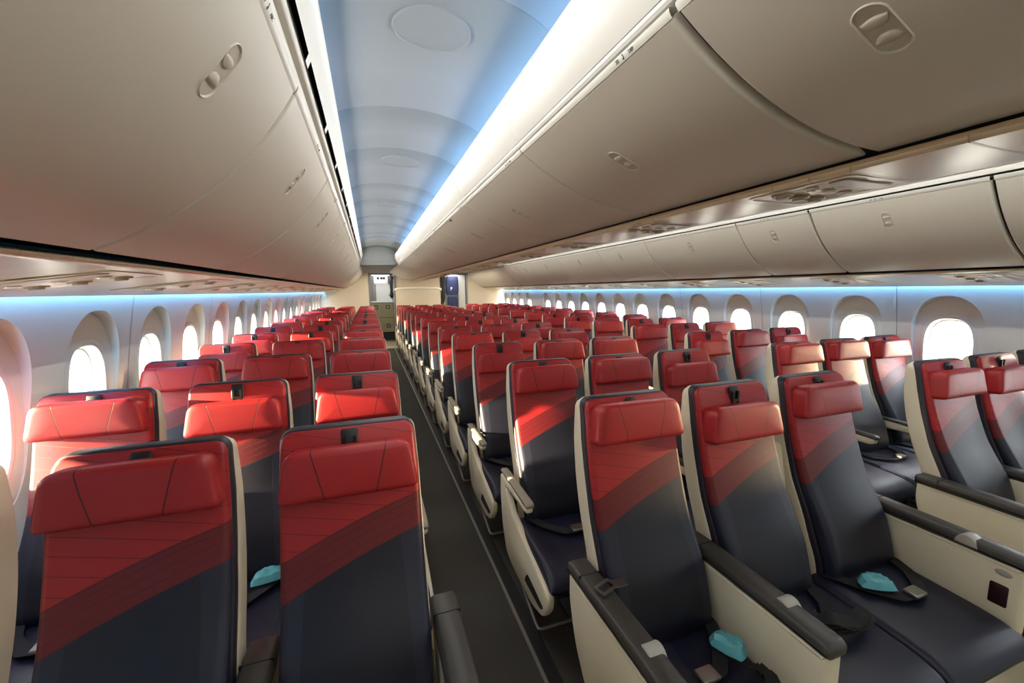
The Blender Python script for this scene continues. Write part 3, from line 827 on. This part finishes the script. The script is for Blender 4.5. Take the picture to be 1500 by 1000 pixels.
HEAD = {('L',1,1):.012, ('L',1,2):-.012, ('L',2,0):.005, ('L',2,1):-.040, ('L',2,2):-.034, ('L',3,0):.0, ('L',3,1):.018, ('L',3,2):.020, ('L',4,1):.012, ('L',4,2):.02, ('L',5,0):-.03, ('L',5,1):-.03, ('L',6,1):-.035,
        ('C',1,0):.016, ('C',1,1):-.042, ('C',1,2):.0, ('C',2,0):.006, ('C',2,1):.016, ('C',2,2):-.042, ('C',3,0):-.036, ('C',3,1):.018, ('C',3,2):.012, ('C',4,0):.014, ('C',4,1):-.03,
        ('R',1,0):-.012, ('R',1,1):-.03, ('R',2,0):.02, ('R',2,1):.02, ('R',2,2):.004, ('R',3,0):-.04, ('R',4,1):-.03}
def build_seat(blk, row, col):
    x = LEFTX[blk] + (col-1)*SP; y = R1 + (row-1)*PITCH
    front = row == 1
    lab = 'red and navy %s in the %s row from the front, %s' % (SEAT[blk, col], ORD[row-1], BLK[blk])
    root = thing('airline_seat', lab, 'airline seat', (x, y, 0), 'seats of the %s' % BLK[blk])
    obj('seat_shell', ME['shell'], None, root); obj('edge_trim', ME['trim'], None, root); obj('backrest', ME['back'], None, root)
    h = HEAD.get((blk, row, col), random.choice([.018, .014, .010, .0, -.03, -.038]))
    zc = 1.150 + h
    o = obj('headrest', ME['head'], None, root, loc=(0, ys_(zc)-.042-.034+.010, zc)); o.rotation_euler = (math.radians(-9), 0, 0)
    obj('headrest_bracket', ME['clip'], None, root)
    if front:
        l, r = -.2455, .2455
        cfg = {('L',0):(0,1),('L',1):(1,1),('L',2):(1,1),('C',0):(1,1),('C',1):(1,0),('C',2):(0,1),('R',0):(1,1),('R',1):(1,1),('R',2):(1,0)}[blk, col]
        if cfg[0]: l = -.208
        if cfg[1]: r = .208
        me = cushion_mesh(l, r); me.materials.append(M['navy']); obj('seat_cushion', me, None, root)
    else: obj('seat_cushion', ME['cush'], None, root)
    obj('seat_pan', ME['pan'], None, root)
    aisle = {('L',2):1, ('C',0):-1, ('C',2):1, ('R',0):-1}.get((blk, col), 0)
    if front:
        # broad fixed armrests with the tables stowed inside; each seat carries the one on its left, the last seat both
        own = []
        if blk == 'C': own = {0:[-.2475+.002, .2475], 1:[], 2:[.2475-.002]}[col]
        if blk == 'L': own = {0:[.2475], 1:[.2475], 2:[.2475-.002]}[col]
        if blk == 'R': own = {0:[-.2475+.002, .2475], 1:[.2475], 2:[]}[col]
        for cx in own:
            w = .036
            b = obj('armrest_box', box_mesh(cx, w), M['cream2'], root); c = obj('armrest_cap', cap_mesh(cx), M['dark'], b)
            obj('cap_joint', seam_mesh(cx), M['gap'], b); obj('table_tab', tab_mesh(cx, 1 if (cx < 0 or (blk == 'C' and col == 0)) else -1), M['tab'], b)
            if blk == 'C' and col == 2:
                s = MB(); pl = roundpoly([(-.548,.57),(-.596,.57),(-.596,.49),(-.548,.49)], .007); s.prism_x(pl, cx-w-.003, cx-w+.002, .001); obj('socket', s, M['socket'], b)
                s = MB(); pl = [(-.578+.022*math.cos(2*PI*q/20), .615+.012*math.sin(2*PI*q/20)) for q in range(20)]; s.prism_x(pl, cx-w-.003, cx-w+.002, .001); obj('button', s, M['tab'], b)
        if blk == 'C' and col == 1:
            ra = obj('raised_armrest', raised_arm_mesh(.2475), M['cream'], root); obj('latch_slot', post_mesh(.2475), M['black'], ra)
    else:
        if aisle:
            sp = obj('side_panel', side_panel_mesh_c[aisle], None, root); obj('hand_slot', hole_mesh_c[aisle], None, sp)
            obj('armrest_pad', pad_c[('t', aisle)], None, sp)
        inner = []
        if col == 0 or col == 1: inner.append(.2475)
        for cx in inner:
            a = obj('armrest', arm_c, None, root); obj('armrest_pad', pad_c[('d', 0)], None, a)
        if col == 0 and blk == 'L' or col == 2 and blk == 'R':
            s = -1 if blk == 'L' else 1
            a = obj('armrest', arm_o[s], None, root); obj('armrest_pad', pad_o[s], None, a)
    obj('luggage_bar', bar_c[-2 if (blk, col) == ('L', 0) else 2 if (blk, col) == ('R', 2) else aisle], None, root)
    if col != 1 or True: obj('leg', ME['leg'], None, root)
    b = obj('seat_belt', ME['belt'], None, root); obj('buckle', ME['buckle'], None, b)
    if (blk, row, col) == ('C', 1, 0):
        rb = MB(); o_, i_ = rrect(.034, .022, .006, 3), rrect(.026, .013, .004, 3); c = (-.236, -.252, .703); q = math.cos(.35), math.sin(.35)
        T = lambda p, d: (c[0]+p[0]*q[0]-p[1]*q[1], c[1]+p[0]*q[1]+p[1]*q[0], c[2]+d)
        rb.loft([[T(p, 0) for p in i_], [T(p, 0) for p in o_], [T(p, .005) for p in o_], [T(p, .005) for p in i_], [T(p, 0) for p in i_]], cap=False)
        rb.box(c[0]+.03, c[0]+.075, c[1]-.012, c[1]+.022, c[2]-.002, c[2]+.002)
        obj('belt_tongue', rb, M['metal'], b, label='open metal belt tongue lying over the armrest')
    return root
def mm(me, m): me.materials.append(M[m]); return me
side_panel_mesh_c = {s: mm(side_panel_mesh(s), 'cream') for s in (-1, 1)}
hole_mesh_c = {s: mm(hole_mesh(s), 'black') for s in (-1, 1)}
arm_c = mm(arm_mesh(.2475), 'cream'); arm_o = {s: mm(arm_mesh(s*.236, .018), 'cream') for s in (-1, 1)}
pad_o = {s: mm(pad_mesh(s*.236, .019), 'dark') for s in (-1, 1)}
pad_c = {('d',0): mm(pad_mesh(.2475), 'dark'), ('t',1): mm(pad_mesh(.243, .021), 'taupe'), ('t',-1): mm(pad_mesh(-.243, .021), 'taupe')}
bar_c = {2: mm(bar_mesh(2), 'steel'), -2: mm(bar_mesh(-2), 'steel'), 0: ME['bar'], 1: mm(bar_mesh(1), 'steel'), -1: mm(bar_mesh(-1), 'steel')}
for row in range(1, NROW+1):
    for blk in 'LCR':
        for col in range(3): build_seat(blk, row, col)

# blue paper wrappers left on some belts
def wrapper(label, loc, rot, size):
    mb = MB(); n = 9; rows = []
    rnd = random.Random(sum(map(ord, label)))
    top, botm = [], []
    for i in range(n):
        for j in range(n):
            u, v = -1+2*i/(n-1), -1+2*j/(n-1)
            e = max(0, 1-(u*u)**2)*max(0, 1-(v*v)**2)
            h = .030*e**.5 + (rnd.random()-.5)*.010*(e > .02)
            X, Y = u*.5*size[0]*(1-.25*abs(v)*(v > 0)), v*.5*size[1]*(1-.2*u*u)
            top.append((X, Y, .004+h)); botm.append((X*.96, Y*.96, .0))
    N = n*n; f = []
    for i in range(n-1):
        for j in range(n-1):
            a = i*n+j; f.append((a, a+1, a+n+1, a+n)); f.append((N+a, N+a+n, N+a+n+1, N+a+1))
    edge = [j for j in range(n)] + [i*n+n-1 for i in range(1, n)] + [(n-1)*n+j for j in range(n-2, -1, -1)] + [i*n for i in range(n-2, 0, -1)]
    for a, b in zip(edge, edge[1:]+edge[:1]): f.append((a, N+a, N+b, b))
    mb.add(top+botm, f)
    o = obj('paper_wrapper', mb, M['blue'], loc=loc, smooth=25); o.rotation_euler = rot
    tag(o, label, 'wrapper', 'blue paper wrappers')
wrapper('crumpled light blue wrapper beside a broad armrest, front centre row, left-aisle seat cushion', (-.362, .890, .498), (0, 0, .6), (.075, .11))
wrapper('half-moon light blue wrapper on the navy cushion of the front row right-aisle centre seat', (.40, .915, .496), (.0, 0, -.5), (.12, .075))
wrapper('light blue wrapper on the second row middle seat cushion of the left block', (-1.83, 1.765, .496), (0, 0, .2), (.13, .075))
wrapper('light blue wrapper on the second row left-aisle seat cushion of the centre block', (-.33, 1.765, .490), (0, 0, .1), (.06, .07))

# loose strap bundles in the front row
def bundle(label, x, y, z, a, size):
    mb = MB(); rnd = random.Random(3)
    for k in range(4):
        path = []
        for i in range(13):
            t = i/12*PI; rr = 1 - .13*k
            path.append((-size*rr*math.cos(t), -.07*rr*math.sin(t) - .012*k, .006 + .020*math.sin(t*2+k*.8)**2 + .007*k))
        secs = []
        for i, p in enumerate(path):
            p = Vector(p); d = Vector(path[min(i+1, 12)]) - Vector(path[max(i-1, 0)]); d.z = 0; d.normalize(); q = Vector((-d.y, d.x, .25))*.022
            secs.append([tuple(p-q), tuple(p+q), tuple(p+q+Vector((0,0,.004))), tuple(p-q+Vector((0,0,.004)))])
        mb.loft(secs)
    o = obj('strap_bundle', mb, M['strap'], loc=(x, y, z), smooth=50); o.rotation_euler = (0, 0, a)
    tag(o, label, 'strap', 'loose black straps')
bundle('black belt webbing heaped on the front row middle centre seat beside its broad armrest', .07, .88, .496, -.35, .135)
bundle('bundle of black belt webbing at the front of the left-aisle centre seat cushion', -.42, .78, .480, .5, .09)

# ------------------------------------------------------------------ rear of the cabin
bm_ = MB()
ol = [(-2.75,0),(-1.372,0),(-1.372,2.168),(-1.53,2.168)] 
bm_.prism_y([(-2.8,0),(-1.385,0),(-1.385,2.17),(-2.8,2.17)], YE, YE+.05)
bm_.prism_y([(1.50,0),(2.8,0),(2.8,2.17),(1.50,2.17)], YE, YE+.05)
struct('wall_rear', bm_, M['bulk'], 0)
struct('wall_front', MB().box(-2.8, 2.8, Y0-.05, Y0, 0, 2.7), M['bulk'], 0)
struct('wall_galley', MB().box(-2.8, 2.8, 15.1, 15.2, 0, 2.7).box(-2.8, -1.46, YE+.05, 15.2, 0, 2.2).box(1.80, 2.8, YE+.05, 15.2, 0, 2.2), M['white'], 0)
fr = MB()
fr.box(-1.395, -1.350, YE-.02, YE+.07, 0, 2.165).box(-.672, -.645, YE-.02, YE+.5, 0, 2.165)
fr.box(1.485, 1.515, YE-.02, YE+.07, 0, 2.165)
fr.box(-1.36, -.66, YE+.3, YE+.34, 2.125, 2.165)
struct('trim_40', fr, M['grey'], 0)
# centre lavatory block with the low partition in front of it
struct('wall_centre', MB().box(-.65, .66, YE+.02, 15.1, 0, 2.19), M['bulk'], 0)
pt = thing('partition', 'low cream partition with curved top cap behind the last centre row', 'partition', (0, YE-.06, 0))
topz = lambda x: 1.735 - .035*(x/.67)**2
pl = [(-.655,0),(.655,0)] + [(.655-1.31*i/14, topz(.655-1.31*i/14)-.03) for i in range(15)]
obj('panel', MB().loft([[(x, -.03, z) for x, z in pl], [(x, .03, z) for x, z in pl]]), M['bulk'], pt, smooth=30)
cp = MB(); secs = []
for i in range(21):
    x = -.69+1.38*i/20; z = topz(x) - (.025 if i in (0, 20) else 0); secs.append([(x, y, z+w) for y, w in rrect(.05, .036, .03, 3)])
obj('top_cap', cp.loft(secs), M['cove'], pt, smooth=50)
# galley at the end of the left aisle
g = thing('galley_unit', 'galley with cart doors, worktop and oven at the end of the left aisle', 'galley', (0, 14.0, 0))
obj('carcass', MB().box(-1.40, -.66, .06, .6, 0, 2.16), M['grey'], g, smooth=0)
for i, x in enumerate((-1.385, -1.02)):
    for j, z in enumerate((.32, .80)):
        d = obj('cart_door', MB().box(x, x+.355, .0, .06, z, z+.47), M['galley'], g, smooth=0)
        cx, cz = x+.18, z+.33 if j else z+.20
        rb = MB(); a = rrect(.062, .062, .012, 2); b = rrect(.040, .040, .008, 2)
        rb.loft([[(cx+q, -.003, cz+w) for q, w in a], [(cx+q, -.012, cz+w) for q, w in a], [(cx+q, -.012, cz+w) for q, w in b], [(cx+q, -.002, cz+w) for q, w in b]], cap=False)
        obj('latch_ring', rb, M['black'], d, smooth=0)
obj('kick_plate', MB().box(-1.39, -.665, .02, .06, .06, .31), M['black'], g, smooth=0)
obj('worktop', MB().box(-1.40, -.66, -.03, .4, 1.285, 1.33), M['white'], g, smooth=0)
obj('back_panel', MB().box(-1.18, -.68, .02, .06, 1.33, 1.86), M['white'], g, smooth=0)
obj('tap_column', MB().box(-1.30, -1.20, .01, .06, 1.33, 1.84), M['steel'], g, smooth=0)
obj('shelf_edge', MB().box(-1.24, -.80, -.01, .05, 1.86, 1.885), M['white'], g, smooth=0)
ov = obj('oven', MB().box(-1.24, -.80, .0, .06, 1.89, 2.14), M['metal'], g, smooth=0)
for q in (-1.10, -1.0, -.92):
    kb = MB(); kb.disc((q, -.001, 2.06), (1,0,0), (0,0,1), .042, .042, 18, (0,-.02,0)); obj('oven_knob', kb, M['black'], ov)
obj('side_locker', MB().box(-1.40, -1.255, -.02, .06, 1.33, 2.14), M['grey'], g, smooth=0)
ln = MB(); ln.box(-1.30, -.75, 13.85, 13.95, 2.150, 2.165)
tag(obj('galley_lamp', ln, emit('galley_lamp_glow', (1,.96,.88,1), 5.0)), 'lit lamp strip on the galley ceiling', 'lamp')
hs = thing('crew_harness', 'black crew seat harness hanging at the right edge of the galley doorway', 'harness', (-.735, YE+.62, 0))
mb = MB(); secs = []
for z, hx, hy in ((1.42,.012,.02),(1.46,.05,.03),(1.55,.055,.035),(1.64,.04,.03),(1.8,.05,.03),(1.98,.06,.03),(2.06,.075,.03),(2.10,.07,.025)): secs.append([(x, y, z) for x, y in rrect(hx, hy, .02, 3)])
obj('webbing', mb.loft(secs), M['black'], hs, smooth=50)
obj('hook', MB().tube([(0,-.02,1.52),(-.05,-.025,1.50),(-.09,-.025,1.53)], .012), M['black'], hs)
# crew seat at the end of the right aisle
cs = thing('crew_chair', 'dark blue folding crew seat with headrest at the far end of the right aisle', 'crew seat', (1.09, YE+.25, 0))
obj('mount', MB().box(-.26, .42, .06, .12, 0, 2.13), M['white'], cs, smooth=0)
secs = []
for z, hx in ((1.50,.175),(1.53,.19),(1.7,.205),(1.95,.195),(2.06,.185),(2.09,.165)): secs.append([(x-.01, y, z) for x, y in rrect(hx, .05, .04, 4)])
obj('back_cushion', MB().loft(secs), M['crew'], cs, smooth=50)
secs = []
for z, hx in ((1.06,.12),(1.10,.155),(1.25,.17),(1.40,.165),(1.455,.14)): secs.append([(x-.01, y-.02, z) for x, y in rrect(hx, .05, .04, 4)])
obj('folded_seat', MB().loft(secs), M['crew'], cs, smooth=50)
obj('seat_frame', MB().box(-.21, .19, -.03, .06, 1.00, 1.50), M['grey'], cs, smooth=0)
lg = MB(); c = Vector((-.05, -.0515, 1.70)); pts = [(-.02,-.05),(.0,-.055),(.01,-.01),(.035,.0),(.04,.04),(.01,.055),(-.025,.04),(-.015,0)]
lg.loft([[(c.x+a, c.y, c.z+b) for a, b in pts], [(c.x+a, c.y-.001, c.z+b) for a, b in pts]]); obj('emblem', lg, M['white'], cs, smooth=0, label='small white emblem')
secs = []
for z, hx in ((1.30,.03),(1.45,.05),(1.6,.055),(1.72,.045),(1.95,.06),(2.05,.075),(2.08,.06)): secs.append([(x, y, z) for x, y in rrect(hx, .03, .02, 3)])
hs2 = thing('crew_harness', 'black crew seat harness hanging left of the blue crew seat', 'harness', (.76, YE-.01, 0))
obj('webbing', MB().loft(secs), M['black'], hs2, smooth=50)

# ------------------------------------------------------------------ outside
struct('ground', MB().box(-120, 120, -80, 120, -4.6, -4.5), plain('apron_concrete', rgb(196,192,182), .9), 0)
w = bpy.data.worlds.new('daylight'); sc.world = w; w.use_nodes = True
bg = w.node_tree.nodes['Background']; bg.inputs[0].default_value = (.93, .97, 1, 1); bg.inputs[1].default_value = 12.0
def sun(direction, energy, color, ang=.5):
    l = bpy.data.lights.new('sun', 'SUN'); l.energy = energy; l.color = color; l.angle = math.radians(ang)
    o = bpy.data.objects.new('sun', l); o.rotation_euler = Vector(direction).to_track_quat('-Z', 'Y').to_euler(); link(o)
sun((1, .04, -.16), 64.0, (1, .78, .46), .6)
sun((-1, .18, -.03), 3.0, (1, .70, .36), 2.0)     # added second sun, warms the right-facing seat sides

# ------------------------------------------------------------------ cabin lamps
def strip(name, loc, aim, length, width, energy, color, spread=180):
    l = bpy.data.lights.new(name, 'AREA'); l.shape = 'RECTANGLE'; l.size = length; l.size_y = width; l.energy = energy; l.color = color; l.spread = math.radians(spread)
    o = bpy.data.objects.new(name, l); o.location = loc
    z = -Vector(aim).normalized(); x = Vector((0,1,0)); y = z.cross(x).normalized(); x = y.cross(z)
    o.matrix_world = Matrix(((x.x,y.x,z.x,loc[0]),(x.y,y.y,z.y,loc[1]),(x.z,y.z,z.z,loc[2]),(0,0,0,1)))
    return link(o)
BLUE = (.16, .50, 1.0); WARM = (1.0, .98, .93)
yc, ln_ = (Y0+8.85)/2, 8.85-Y0
yb_, lb_ = (Y0+7.7)/2, 7.7-Y0
for sg in (-1, 1):
    s = -sg
    strip('ceiling_wash', (-1.512*s, yb_, 2.404), (.9*s, 0, 1), lb_, .03, 7.0, BLUE)
    strip('ceiling_wash', (-.808*s, yb_, 2.402), (-.9*s, 0, 1), lb_, .03, 15.0, BLUE)
    strip('cove_lamp', (-1.474*s, yc, 2.392), (1*s, 0, -.35), ln_, .014, 36, WARM)
    strip('cove_lamp', (-.850*s, yc, 2.390), (-1*s, 0, -.45), ln_, .012, 28, WARM)
    strip('sidewall_wash', (sg*2.600, (Y0+YE)/2, 1.672), (sg*.22, 0, -1), YE-Y0, .018, 42, BLUE)

for sg in (-1, 1):
    strip('rear_fill', (sg*1.10, 10.9, 2.160), (0, 0, -1), 2.6, .10, 30, (1, .88, .70))  # added fill over both aisles to brighten the rear bulkhead
strip('galley_lamp_light', (-1.02, 13.2, 2.12), (0, .5, -1), .5, .5, 6, (.92, .97, 1))
strip('crew_area_lamp', (1.1, 12.75, 2.14), (0, .1, -1), .5, .3, 6, (1, .97, .92))
# ------------------------------------------------------------------ camera
cam = bpy.data.cameras.new('camera'); co = bpy.data.objects.new('camera', cam); link(co)
f_, yaw, pit, roll = 598.874, .3325, -.1253, -.0108
cam.sensor_width = 36; cam.sensor_fit = 'HORIZONTAL'; cam.lens = f_*36/1500; cam.clip_start = .02; cam.clip_end = 500
fw = Vector((math.sin(yaw)*math.cos(pit), math.cos(yaw)*math.cos(pit), math.sin(pit))); rt = Vector((math.cos(yaw), -math.sin(yaw), 0)); up = rt.cross(fw)
r2 = rt*math.cos(roll) + up*math.sin(roll); u2 = up*math.cos(roll) - rt*math.sin(roll)
co.matrix_world = Matrix(((r2.x,u2.x,-fw.x,-1.39),(r2.y,u2.y,-fw.y,0),(r2.z,u2.z,-fw.z,1.64),(0,0,0,1)))
sc.camera = co
vs = sc.view_settings; vs.view_transform = 'Standard'; vs.look = 'None'; vs.exposure = 0.30; vs.gamma = 1.0; vs.use_curve_mapping = False
sc.cycles.max_bounces = 10; sc.cycles.diffuse_bounces = 5; sc.cycles.transparent_max_bounces = 12; sc.cycles.caustics_reflective = False; sc.cycles.caustics_refractive = False
sc.cycles.sample_clamp_indirect = 6.0
